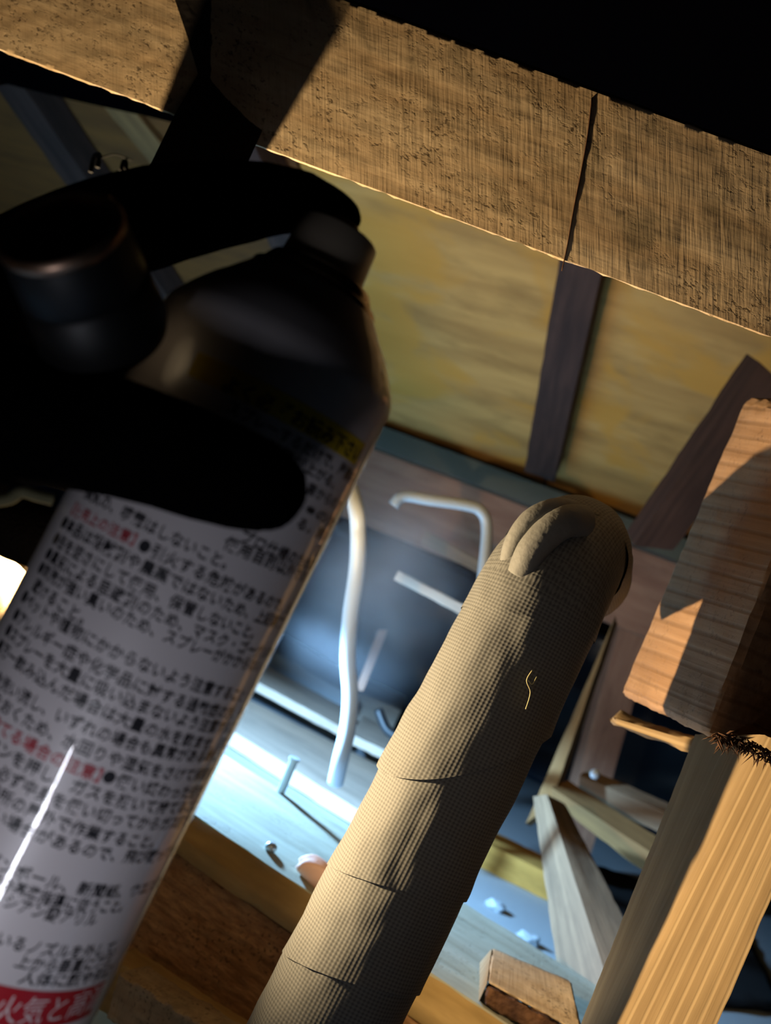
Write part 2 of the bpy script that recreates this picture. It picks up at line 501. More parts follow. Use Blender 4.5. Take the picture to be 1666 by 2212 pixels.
# scored line across the beam
n_b = (bq[1] - bq[0]).cross(bq[3] - bq[0]).normalized()
if n_b.dot(bq[0] - CAM) > 0: n_b = -n_b
def on_beam(px, py, lift=0): return hit(px, py, bq[0] + n_b * lift, n_b)
ln = [(1279, 212), (1270, 290), (1256, 370), (1240, 450), (1226, 530), (1214, 585)]
tube('scored_line', [on_beam(x, y, .0002) for x, y in ln], .0004, 'bark', parent=tb, seg=6, n=4, taper=.0003)

# dark solid added as the hand's shadow on the beam, at top left
sq = [P(318, 372, .50), P(372, -60, .53), P(480, -60, .53), P(540, 372, .50)]
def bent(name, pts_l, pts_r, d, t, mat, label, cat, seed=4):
    """flat-sided solid with a kinked outline: near face from two pixel lists, solid behind"""
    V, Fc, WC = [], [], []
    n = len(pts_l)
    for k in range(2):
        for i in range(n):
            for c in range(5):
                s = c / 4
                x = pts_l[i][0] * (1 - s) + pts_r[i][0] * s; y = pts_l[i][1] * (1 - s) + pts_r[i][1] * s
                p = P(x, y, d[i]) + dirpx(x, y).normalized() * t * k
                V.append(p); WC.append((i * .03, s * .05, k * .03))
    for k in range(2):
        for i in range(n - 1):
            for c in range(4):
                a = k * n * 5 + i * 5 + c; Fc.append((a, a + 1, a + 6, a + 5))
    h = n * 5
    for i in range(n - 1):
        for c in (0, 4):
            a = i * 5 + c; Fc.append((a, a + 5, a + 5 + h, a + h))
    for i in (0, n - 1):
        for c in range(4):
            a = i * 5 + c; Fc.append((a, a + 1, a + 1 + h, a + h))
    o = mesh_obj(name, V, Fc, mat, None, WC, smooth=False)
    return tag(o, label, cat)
bent('shadow_shape', [(345, -80), (378, 0), (405, 80), (428, 160), (376, 250), (330, 345), (250, 500)],
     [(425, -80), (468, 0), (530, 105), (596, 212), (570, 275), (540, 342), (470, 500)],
     [.53, .53, .527, .525, .515, .505, .49], .035, 'shadow_dark',
     'dark shape added as a shadow across the pale beam at top left above the glove', 'shadow_shape')

# lower tie beam (runs under everything, from left to right)
TA0, TA1 = (505, 1640), (800, 1830)
ztop = P(575, 1860, .70).z
def TT(px, py): return hit(px, py, Vector((0, 0, ztop)), UP)
A0, A1 = TT(505, 1640), TT(800, 1830); B0, B1 = TT(430, 1765), TT(720, 1950)
dA = (A1 - A0).normalized(); dB = (B1 - B0).normalized(); dT = (dA + dB).normalized()
A_l, A_r = A0 - dT * .55, A0 + dT * .62
pe = Vector((dT.y, -dT.x, 0)); pe = pe if pe.y < 0 else -pe      # towards the camera
wid = (B0 - A0).dot(pe)
B_l, B_r = A_l + pe * wid, A_r + pe * wid
tie = empty('tie_beam', (A_l + B_r) / 2 - UP * .1, 'weathered grey-white tie beam with brown fibrous front below the bright gap', 'beam')
ch = .028
top_q = [B_l, B_r, A_r, A_l]
# upper body
timber('pale_top', [B_l - UP * .012, B_r - UP * .012, B_r, B_l], [A_l - UP * .012, A_r - UP * .012, A_r, A_l][0:1] + [A_r - UP * .012, A_r, A_l],
       (60, 2, 14), 'tie', amp=.0008, seed=12, parent=tie)['label'] = 'weathered greenish white top'
e0, e1 = B_l + pe * .001, B_r + pe * .001
f0, f1 = e0 + pe * .020 - UP * .012, e1 + pe * .020 - UP * .012
timber('chamfered_edge', [f0 - UP * .014, f1 - UP * .014, f1, f0], [e0 - UP * .026, e1 - UP * .026, e1, e0], (80, 3, 2), 'chamfer', amp=.0009, seed=13, parent=tie, worn=.002)['label'] = 'ochre planed edge'
g0, g1 = f0 - pe * .004 - UP * .0145, f1 - pe * .004 - UP * .0145
k0, k1 = g0 - UP * .095, g1 - UP * .095
timber('fibrous_front', [k0, k1, g1, g0], [x - pe * (wid * .9) for x in (k0, k1, g1, g0)], (240, 40, 2), 'tiefront', amp=.0014, seed=14, parent=tie, freq=160)['label'] = 'brown fibrous front face'

# ================================================================== RIGHT POST AND BLOCK
def col(points): return [P(*p) for p in points]
# post: front face and left face
pf = col([(1345, 2290, .405), (1570, 2290, .395), (1790, 1600, .40), (1650, 1590, .41)])
# order: start-bottom(left low), end-bottom(left high), end-top(right high), start-top(right low)
Fq = [P(1300, 2290, .408), P(1652, 1585, .416), P(1800, 1640, .390), P(1520, 2290, .380)]
Bq = [P(1222, 2290, .47), P(1500, 1585, .48), P(1690, 1585, .49), P(1440, 2290, .475)]
tag(timber('post', Fq, Bq, (90, 14, 14), 'pale', amp=.0005, seed=21, worn=.0012),
    'pale planed post at lower right, warm lit grain on its front', 'post')
# split hole in the post's side
post = bpy.data.objects['post']
hp = [P(1503, 1795, .4585), P(1492, 1830, .4575), P(1497, 1862, .4565), P(1520, 1835, .4535), P(1530, 1790, .4545)]
def patch(name, pts, t, mat, parent):
    c = sum(pts, Vector()) / len(pts)
    dr = (c - CAM).normalized()
    n = len(pts); V = [p - dr * t for p in pts] + [p + dr * t for p in pts]
    Fc = [tuple(range(n)), tuple(range(n, 2 * n))] + [(i, (i + 1) % n, n + (i + 1) % n, n + i) for i in range(n)]
    return mesh_obj(name, V, Fc, mat, parent, smooth=False)
patch('split_hole', hp, .004, 'thread', post)

# block: beam running away from the camera, end grain towards us
Fb = [P(1528, 1588, .44), P(1760, 1690, .425), P(2000, 1180, .42), P(1840, 860, .45)]
Fb = [P(1528, 1588, .44), P(1610, 1375, .445), P(1800, 860, .455), P(1528, 1588, .44)]
bf = [P(1528, 1590, .44), P(1850, 1725, .52), P(2120, 1000, .54), P(1800, 880, .46)]     # front end: bl, br, tr, tl
bb = [P(1338, 1500, .62), P(1560, 1560, .62), P(1850, 860, .62), P(1610, 860, .62)]
# u along depth: start = near end
tag(timber('beam_end', [bf[0], bb[0], bb[3], bf[3]], [bf[1], bb[1], bb[2], bf[2]], (40, 40, 24), 'block', amp=.001, seed=23, worn=.004, freq=70),
    'reddish sawn beam end resting above the pale post at right', 'beam')
# frayed splinters between block and post
fr = empty('frayed_fibres', P(1600, 1600, .42), 'tuft of dark frayed fibres at the joint of block and pale post', 'fibres')
V, Fc = [], []
def spine(p, d, l, r):
    x = d.cross(Vector((.3, .2, .9))).normalized(); y = d.cross(x).normalized(); b = len(V)
    mid = p + d * l * .5 + x * random.uniform(-.15, .15) * l
    for q, rr in ((p, r), (mid, r * .7)):
        for k in range(3):
            a = k * 2.094; V.append(q + (x * math.cos(a) + y * math.sin(a)) * rr)
    V.append(p + d * l)
    for k in range(3):
        k2 = (k + 1) % 3
        Fc.append((b + k, b + k2, b + 3 + k2, b + 3 + k)); Fc.append((b + 3 + k, b + 3 + k2, b + 6))
for i in range(150):
    t = i / 149; px = 1545 + 125 * t; py = 1592 + 45 * t * t + random.uniform(-10, 14)
    dd = (ROT @ Vector((random.uniform(-.9, .7), random.uniform(-1, .25), random.uniform(-.1, .9)))).normalized()
    spine(P(px, py, .405), dd, random.uniform(.003, .009), random.uniform(.0003, .0007))
o = mesh_obj('fibre_tuft', V, Fc, 'bark', fr); o['kind'] = 'stuff'

# shard under the block
tag(timber('wood_shard', [P(1325, 1568, .60), P(1545, 1650, .50), P(1545, 1605, .505), P(1325, 1545, .605)],
           [P(1310, 1556, .66), P(1560, 1640, .58), P(1560, 1612, .58), P(1345, 1538, .66)], (24, 4, 4), 'pale', amp=.003, seed=25, worn=.004, freq=30),
    'thin pale wooden shard jutting left from under the reddish beam end', 'shard')
# dark brace behind block
tag(slab('brace', [P(1368, 1180, 1.25), P(1640, 780, 1.15), P(1720, 850, 1.15), P(1455, 1190, 1.25)], .05, (20, 4, 3), 'dark', amp=.001, seed=26),
    'dark brace sloping down behind the reddish beam end', 'brace')
tag(slab('stud', [P(1195, 1868, 1.85), P(1395, 1150, 1.85), P(1470, 1160, 1.85), P(1272, 1868, 1.85)], .06, (20, 4, 3), 'red', amp=.001, seed=27),
    'brown stud in shade between wrapped pipe and reddish beam end', 'stud')
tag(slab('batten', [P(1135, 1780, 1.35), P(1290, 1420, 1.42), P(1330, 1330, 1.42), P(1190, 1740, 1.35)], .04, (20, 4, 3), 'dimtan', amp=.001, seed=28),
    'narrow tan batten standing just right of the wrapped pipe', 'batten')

# ================================================================== LOWER RIGHT CLUTTER
tag(timber('joist', [FL(960, 1838), FL(1240, 1975), FL(1240, 1975) + UP * .045, FL(960, 1838) + UP * .045],
           [FL(960, 1838) + VY * .12, FL(1240, 1975) + VY * .12, FL(1240, 1975) + VY * .12 + UP * .045, FL(960, 1838) + VY * .12 + UP * .045],
           (20, 4, 6), 'ochre', amp=.0008, seed=31),
    'short ochre joist on the grey board right of the wrapped pipe', 'joist')
g_f = [P(1285, 2330, .70), P(1168, 1735, 1.15), P(1195, 1735, 1.15), P(1345, 2330, .70)]
tag(timber('sloping_brace', [P(1235, 2330, .72), P(1150, 1720, 1.2), P(1182, 1715, 1.17), P(1350, 2230, .68)],
           [P(1345, 2330, .78), P(1185, 1735, 1.26), P(1222, 1735, 1.22), P(1430, 2140, .74)], (30, 6, 6), 'grey', amp=.0008, seed=33),
    'grey sloping timber running up beside the wrapped pipe from the bottom', 'timber')
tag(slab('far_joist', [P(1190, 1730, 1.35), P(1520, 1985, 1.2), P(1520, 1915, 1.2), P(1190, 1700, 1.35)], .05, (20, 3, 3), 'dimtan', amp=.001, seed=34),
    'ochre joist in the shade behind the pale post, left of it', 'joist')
tag(slab('blue_grey_strip', [P(1250, 1722, 1.42), P(1540, 1850, 1.3), P(1540, 1800, 1.3), P(1250, 1672, 1.42)], .04, (20, 3, 3), 'grey', amp=.001, seed=35),
    'blue-grey strip lying behind the ochre joist near the pale post', 'strip')
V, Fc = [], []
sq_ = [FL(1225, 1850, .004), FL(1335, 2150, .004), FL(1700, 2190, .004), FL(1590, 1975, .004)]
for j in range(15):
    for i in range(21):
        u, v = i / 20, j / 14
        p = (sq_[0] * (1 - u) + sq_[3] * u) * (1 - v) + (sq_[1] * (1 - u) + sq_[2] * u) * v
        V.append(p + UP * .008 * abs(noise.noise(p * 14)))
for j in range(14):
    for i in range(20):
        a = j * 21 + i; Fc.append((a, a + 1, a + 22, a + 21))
fs = mesh_obj('gap_shade', V, Fc, plain('gap_shade_black', (.004, .0035, .004), .9))  # added sheet, paints the dark gap over the floor
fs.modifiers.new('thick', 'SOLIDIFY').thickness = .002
tag(fs, 'black sheet added as the dark gap between sloping timber and pale post', 'painted_shade')
for i, (px, py, r, lab) in enumerate(((1072, 1957, .016, 'white plaster crumb on the grey board, the upper of three'),
                                      (1143, 2028, .017, 'white plaster crumb on the grey board, nearest the sloping timber'),
                                      (1022, 1985, .016, 'white plaster crumb half hidden beside the wrapped pipe'))):
    c = FL(px, py, .006)
    tag(blob('plaster_crumb', c, (r, r * .7, .008), VX, VY, UP, 'white', amp=.4, seed=i), lab, 'crumb', 'plaster crumbs on the loft floor')
# bits on the sheet at right
tag(blob('pale_pebble', P(1285, 1672, 1.30), (.007, .007, .007), VX, VY, UP, 'white', amp=.1, seed=4), 'tiny pale round pebble glinting in the dark gap right of the pipe', 'pebble')
tag(blob('cyan_rag', FL(1190, 1700) + UP * .035, (.03, .03, .036), VX, VY, UP, plain('pale_cyan_cloth', (.22, .27, .27), .8), amp=.5, seed=6),
    'pale cyan rag in the dark gap behind the tan batten', 'rag')

# broken wood block lying on the tie beam
c0 = TT(1046, 2150); c1 = TT(1250, 2268)
hgt = UP * .034
bk = [TT(1040, 2152), TT(1262, 2280), TT(1262, 2280) + hgt, TT(1040, 2152) + hgt]
wb = empty('wood_offcut', sum(bk, Vector()) / 4, 'broken wood offcut with dark bark edge lying on the tie beam at the bottom', 'offcut')
q1 = [P(1052, 2122, .60), P(1262, 2240, .565), P(1235, 2120, .63), P(1064, 2048, .665)]
sl = timber('sawn_face', q1, [p + dirpx(1100, 2100).normalized() * .02 - UP * .0 for p in q1], (40, 20, 4), 'beam', amp=.0012, seed=41, parent=wb, worn=.003, freq=70)
q2 = [P(1045, 2168, .598), P(1250, 2290, .563), P(1262, 2240, .562), P(1052, 2125, .597)]
timber('bark_edge', q2, [p + dirpx(1100, 2100).normalized() * .03 for p in q2], (40, 10, 4), 'bark', amp=.002, seed=42, parent=wb, worn=.002, freq=110)['label'] = 'dark shaggy bark'
q3 = [P(1034, 2165, .612), P(1052, 2125, .597), P(1063, 2048, .663), P(1036, 2080, .67)]
timber('end_face', q3, [p + dirpx(1100, 2100).normalized() * .02 for p in q3], (8, 8, 3), 'pale', amp=.0006, seed=43, parent=wb)['label'] = 'clean pale end grain'

# ================================================================== LOWER LEFT TIMBERS
lq = [P(205, 2180, .665), P(560, 2420, .60), P(590, 2300, .605), P(235, 2062, .67)]
tag(slab('ledger_plank', lq, .03, (60, 10, 3), 'chamfer', amp=.0009, seed=51, worn=.002, freq=60),
    'ochre ledger plank with pale top edge below the dark gap, beside the can', 'plank')
kq = [P(225, 2200, .62), P(480, 2380, .57), P(480, 2240, .575), P(255, 2098, .625)]
tag(slab('sawn_batten', kq, .03, (60, 16, 4), 'beam', amp=.001, seed=52, worn=.002, freq=90),
    'rough sawn batten end at the bottom, next to the red band of the can', 'batten')
V, Fc = [], []
for i in range(26):
    t = i / 25
    spine(P(235 + 150 * t, 2185 + 105 * t, .616 - .028 * t), (ROT @ Vector((random.uniform(.2, 1), random.uniform(-.7, -.1), random.uniform(0, .5)))).normalized(),
          random.uniform(.003, .008), .00025)
o = mesh_obj('splinters', V, Fc, 'beam', bpy.data.objects['sawn_batten'], wc=[(0, 0, 0)] * len(V)); o['kind'] = 'stuff'
# lit log end at far left behind the hand
tag(slab('left_stub', [P(-260, 1640, .53), P(-60, 1105, .53), P(80, 1245, .515), P(-60, 1640, .515)], .05, (40, 16, 4), 'beam', amp=.0014, seed=53, worn=.004, freq=60),
    'brightly lit rough timber stub at the left edge behind the can', 'timber')

# ================================================================== BRIGHT GAP BEYOND THE TIE BEAM
def plank(name, pxs, h, t, mat, label, cat='plank', seed=60, group=None, n=(20, 3, 2)):
    q = [FL(x, y, h) for x, y in pxs]
    # near-left, near-right, far-right, far-left on its top face
    low = [p - UP * t for p in q]
    return tag(timber(name, [low[0], low[1], q[1], q[0]], [low[3], low[2], q[2], q[3]], n, mat, amp=.0012, seed=seed, worn=.002, freq=30), label, cat, group)
plank('cream_plank', [(440, 1540), (800, 1765), (925, 1705), (470, 1475)], .03, .028, 'cream', 'broad cream plank lying across the bright gap behind the tie beam', seed=61)
tag(timber('slate_joist', [p + VY * .15 for p in (FL(430, 1500), FL(900, 1765), FL(900, 1765) + UP * .058, FL(430, 1500) + UP * .058)],
           [p + VY * .26 for p in (FL(430, 1500), FL(900, 1765), FL(900, 1765) + UP * .058, FL(430, 1500) + UP * .058)], (24, 3, 3), 'slate', amp=.001, seed=67),
    'slate grey joist behind the broad cream plank', 'joist')
plank('tan_plank', [(500, 1442), (742, 1572), (770, 1540), (510, 1402)], .082, .02, 'cream', 'narrow tan plank behind the broad cream plank', seed=62)
plank('tan_plank', [(758, 1584), (862, 1634), (874, 1588), (785, 1545)], .082, .02, 'cream', 'short tan plank end right of the white hose', seed=63)
plank('blue_batten', [(480, 1340), (755, 1502), (775, 1466), (500, 1300)], .105, .10, 'floor', 'pale blue batten behind the tan plank, left of the white hose', 'batten', seed=64)
plank('grey_board', [(775, 1495), (868, 1535), (880, 1505), (793, 1465)], .10, .095, 'cream', 'small grey board right of the white hose at the dark sheet', 'board', seed=65)
plank('blue_batten', [(884, 1580), (960, 1600), (968, 1562), (900, 1544)], .10, .038, 'floor', 'pale blue batten stub against the wrapped pipe', 'batten', seed=66)
tag(tube('black_hook', [P(818, 1535, 1.5), P(835, 1575, 1.48), P(862, 1600, 1.46), P(858, 1640, 1.44), P(828, 1655, 1.43)], .008, 'black'),
    'black curved hook at the end of the short tan plank', 'hook')
# hose, wires
tag(tube('white_hose', [hit(690, 820, RA + RN * .012, RN), P(725, 960, 1.3), P(765, 1080, 1.14), P(774, 1150, 1.12), P(771, 1230, 1.12), P(757, 1330, 1.11), P(752, 1420, 1.1), P(757, 1500, 1.09), P(752, 1570, 1.08), P(736, 1640, 1.07), P(725, 1690, 1.08)], .0098, 'white', seg=14),
    'white flexible hose hanging down through the bright gap', 'hose')
tag(tube('white_wire_loop', [P(850, 1092, 1.25), P(872, 1072, 1.25), P(930, 1080, 1.25), P(1010, 1092, 1.25), P(1040, 1105, 1.25), P(1052, 1140, 1.25), P(1045, 1230, 1.24), P(1030, 1360, 1.23), P(1000, 1500, 1.22), FL(960, 1790)], .0078, 'wire', seg=12),
    'grey-white bent wire loop beside the top of the wrapped pipe', 'wire')
tag(slab('cream_lath', [P(850, 1252, 1.42), P(1040, 1352, 1.38), P(1045, 1328, 1.38), P(860, 1232, 1.42)], .012, (16, 2, 2), 'cream', amp=.0006, seed=71), 'cream lath crossing below the wire loop', 'lath')
tag(slab('upper_lath', [P(910, 1175, 1.6), P(1070, 1258, 1.56), P(1075, 1230, 1.56), P(918, 1145, 1.6)], .012, (16, 2, 2), 'grey', amp=.0006, seed=72), 'olive lath inside the wire loop', 'lath')
tag(slab('brown_stick', [P(768, 1490, 1.6), P(818, 1360, 1.6), P(838, 1362, 1.6), P(785, 1495, 1.6)], .015, (16, 2, 2), 'red', amp=.0006, seed=73), 'brown stick leaning behind the white hose', 'stick')
# nail on the tie beam with screw heads
nl = empty('long_nail', TT(606, 1712), 'long pale nail standing up from the far edge of the tie beam', 'nail')
p0 = TT(606, 1712); p1 = P(636, 1640, (p0 - CAM).dot(ROT @ Vector((0, 0, -1))) * 1.0)
tube('shank', [p0 - UP * .001, p0 * .5 + p1 * .5, p1], .0042, 'nail', nl, seg=12)
lathe('nail_head', p1, (p1 - p0), [(-.001, .001), (-.001, .0056), (.0012, .0056), (.0016, .003)], 'nail', nl, seg=18)
sc_ = TT(582, 1838)
tag(blob('screw_head', sc_ + UP * .003, (.005, .005, .004), VX, VY, UP, 'nail', amp=.05), 'shiny screw head on the front edge of the tie beam', 'screw')
pk = TT(697, 1905)
tag(blob('foam_lump', pk + UP * .008 + pe * .012, (.021, .011, .010), dT, pe, UP, 'pink', amp=.25, seed=3), 'pale pink lump of foam on the tie beam edge by the wrapped pipe', 'lump')

# ================================================================== WRAPPED PIPE
pc0, pc1 = P(640, 2330, .447), P(1160, 1308, .478)
PR = .0338
axp = (pc1 - pc0).normalized()
bend = (ROT @ Vector((.42, .05, -1))).normalized()
bend = (bend - axp * bend.dot(axp) * .6).normalized()
path = [pc0 + (pc1 - pc0) * t for t in [i / 30 for i in range(31)]]
last = path[-1]
for i in range(1, 19):
    a = math.radians(92) * i / 18; Rb = .042
    path.append(last + axp * math.sin(a) * Rb + (bend - axp * bend.dot(axp)).normalized() * (1 - math.cos(a)) * Rb)
tl_ = (path[-1] - path[-2]).normalized()
for i in range(1, 9): path.append(path[-1] + tl_ * .008)
cl = [0.]
for i in range(1, len(path)): cl.append(cl[-1] + (path[i] - path[i - 1]).length)
TOT = cl[-1]
def at_path(s):
    s = max(0, min(TOT, s))
    for i in range(1, len(path)):
        if cl[i] >= s:
            t = (s - cl[i - 1]) / (cl[i] - cl[i - 1]); p = path[i - 1].lerp(path[i], t)
            a = (path[min(i + 1, len(path) - 1)] - path[max(i - 2, 0)]).normalized(); return p, a
    return path[-1], tl_
pipe = empty('wrapped_pipe', pc0, 'thick insulated pipe wrapped in beige woven tape, bending away at its top', 'pipe')
toC = (CAM - pc0).normalized()
def ring_pt(s, th, r):
    p, a = at_path(s)
    u = (toC - a * toC.dot(a)).normalized(); v = a.cross(u)
    return p + (u * math.cos(th) + v * math.sin(th)) * r
SL = (pc1 - pc0).length
bounds = [-.02, .105 * SL / .27, .165 * SL / .27, SL * .655, SL * .93, SL + .03, SL + .07, TOT]
bounds = [-.02, SL * .215, SL * .40, SL * .665, SL * .955, SL + .032, TOT]
skew = [0, .010, .010, .027, .008, .010, 0]
phs = [0, .6, .4, -.15, .2, .5, 0]
def bnd(i, th): return bounds[i] + skew[i] * math.sin(th + phs[i]) - (.004 * math.cos(th * 2) if i == 3 else 0)
NS, NT = 44, 96
for i in range(len(bounds) - 1):
    V, Fc, WC = [], [], []
    ov = .004
    for a in range(NS + 1):
        for t in range(NT):
            th = 2 * math.pi * t / NT
            lo, hi = bnd(i, th), bnd(i + 1, th) + ov
            s = lo + (hi - lo) * a / NS
            f = a / NS
            r = PR + (.0020 if i == 3 else .0008) * (1 - f) ** 3 - .0005
            q = Vector((s * 30 + i * 5, math.cos(th) * 1.6, math.sin(th) * 1.6))
            r += .0008 * noise.noise(q) + .0006 * noise.noise(q * 2.3)
            # pulled diagonal creases
            cr = math.sin((s * 55 + th * 2.2) + 3 * noise.noise(q * .5))
            r += .00045 * max(0, cr) ** 6
            if s > SL: r *= 1 - .10 * min(1, (s - SL) / .05)
            V.append(ring_pt(s, th, r))
            aa = th if th < math.pi else th - 2 * math.pi
            WC.append((s, aa * PR, 0))
    for a in range(NS):
        for t in range(NT):
            t2 = (t + 1) % NT
            Fc.append((a * NT + t, a * NT + t2, (a + 1) * NT + t2, (a + 1) * NT + t))
    if i == len(bounds) - 2: Fc.append(tuple(range(NS * NT, NS * NT + NT)))
    if i == 0: Fc.append(tuple(range(NT)))
    mesh_obj('tape_wrap', V, Fc, 'tape', pipe, WC)
# loose folds of tape at the top left
for k, (pts, r0, r1) in enumerate((
        ([P(1098, 1222, .468), P(1112, 1172, .464), P(1146, 1124, .462), P(1196, 1101, .464), P(1236, 1106, .472)], .0048, .0062),
        ([P(1128, 1240, .458), P(1150, 1190, .455), P(1186, 1150, .455), P(1226, 1126, .458), P(1256, 1126, .466)], .0075, .0085))):
    tube('tape_fold', pts, r0, 'tapeplain', pipe, seg=16, n=8, taper=r1)['label'] = 'loose folded tape end'
for pts in ([(1150, 1448), (1138, 1470), (1146, 1496), (1136, 1532)], [(1160, 1462), (1150, 1478), (1142, 1470)], [(880, 1850), (892, 1856), (886, 1866)]):
    tube('frayed_thread', [P(x, y, .436) for x, y in pts], .00025, 'stitch', pipe, seg=5, n=5)

# ================================================================== SPRAY CAN
CR = .033
T3, B3 = P(600, 784, .2465), P(-22, 2024, .2350)
AX = (T3 - B3).normalized()
hT = (T3 - B3).dot(AX)
Umid = CAM - (T3 + B3) / 2
UU = (Umid - AX * Umid.dot(AX)).normalized(); VV = AX.cross(UU)
can = empty('spray_can', B3 - AX * .045, 'white aerosol spray can with dense black Japanese warning text and red band', 'spray can')
prof = [(-.045, .0305), (-.043, CR - .0005), (-.040, CR), (hT - .02, CR), (hT + .000, CR)]
s = .0262 / 206                                       # metres per photo pixel here
for da, rr in ((20, .985), (40, .94), (62, .885), (82, .83), (100, .775), (120, .70), (140, .635), (158, .575), (170, .53)):
    prof.append((hT + da * s, CR * rr))
body = lathe('can_body', B3, AX, prof, 'can', can, seg=128, ref=UU, wc=True)
hr = hT + 156 * s
lathe('crimp_ring', B3, AX, [(hr - .002, .016), (hr - .001, .0180), (hr + .0006, .0186), (hr + .0022, .0180), (hr + .0030, .0165), (hr + .0034, .0150)], 'steel', can, seg=96, ref=UU)
lathe('valve_cup', B3, AX, [(hr + .002, .0158), (hr + .0042, .0158), (hr + .0062, .0146), (hr + .0072, .0125), (hr + .0075, .008)], 'steel', can, seg=96, ref=UU)
noz = empty('nozzle', B3 + AX * hr); noz.parent = can; noz.location = B3 + AX * hr - can.location
capC = -VV * .0006
lathe('nozzle_collar', B3 + capC, AX, [(hr + .006, .0119), (hr + .0075, .0119), (hr + .0185, .0111), (hr + .0192, .0104), (hr + .0192, .002)], 'plastic', noz, seg=72, ref=UU)
lathe('stem', B3 + capC, AX, [(hr + .018, .004), (hr + .0225, .004), (hr + .0225, .001)], 'plastic', noz, seg=24, ref=UU)

def can_hit(px, py, R=CR):
    D = dirpx(px, py).normalized(); O = CAM - B3
    d = D - AX * D.dot(AX); o = O - AX * O.dot(AX)
    a = d.dot(d); b = 2 * d.dot(o); c = o.dot(o) - R * R
    disc = b * b - 4 * a * c
    t = (-b - math.sqrt(max(0, disc))) / (2 * a)
    q = O + D * t
    return math.atan2(q.dot(VV), q.dot(UU)), q.dot(AX)

def cyl(th, h, r): return B3 + AX * h + (UU * math.cos(th) + VV * math.sin(th)) * r
DG = bpy.context.evaluated_depsgraph_get
def lettering(name, text, p0, p1, size, mat, parent, bold=.012, hh=None):
    """print a line on the can: centre of first and last character in the photo"""
    t0, h0 = can_hit(*p0); t1, h1 = can_hit(*p1)
    cu = bpy.data.curves.new('line', 'FONT'); cu.body = text; cu.size = 1; cu.offset = bold; cu.resolution_u = 2
    ob = bpy.data.objects.new('line', cu); COL.objects.link(ob)
    me = ob.evaluated_get(DG()).to_mesh()
    V = [v.co.copy() for v in me.vertices]; Fc = [tuple(p.vertices) for p in me.polygons]
    ob.to_mesh_clear(); COL.objects.unlink(ob); bpy.data.objects.remove(ob); bpy.data.curves.remove(cu)
    n = len(text); xmin = 0; xmax = max(v.x for v in V)
    adv = max(xmax / n, 1e-6)
    th_adv = (t1 - t0) / max(1, n - 1)
    out = []
    for v in V:
        c = v.x / adv - .5                              # in characters
        th = t0 + th_adv * c
        f = max(0, min(1, c / max(1, n - 1)))
        h = h0 + (h1 - h0) * f + (v.y - .38) * size
        out.append(cyl(th, h, CR + .00018))
    return mesh_obj(name, out, Fc, mat, parent, smooth=False)

def band(name, p_tl, p_br, hspan, mat, parent, t_extra=0):
    pass

def strip(name, th0, th1, h0, h1, mat, lift=.00008):
    V, Fc = [], []; n = 40
    for j in range(2):
        for i in range(n + 1):
            V.append(cyl(th0 + (th1 - th0) * i / n, h0 if j == 0 else h1, CR + lift))
    for i in range(n): Fc.append((i, i + 1, n + 2 + i, n + 1 + i))
    return mesh_obj(name, V, Fc, mat, can)

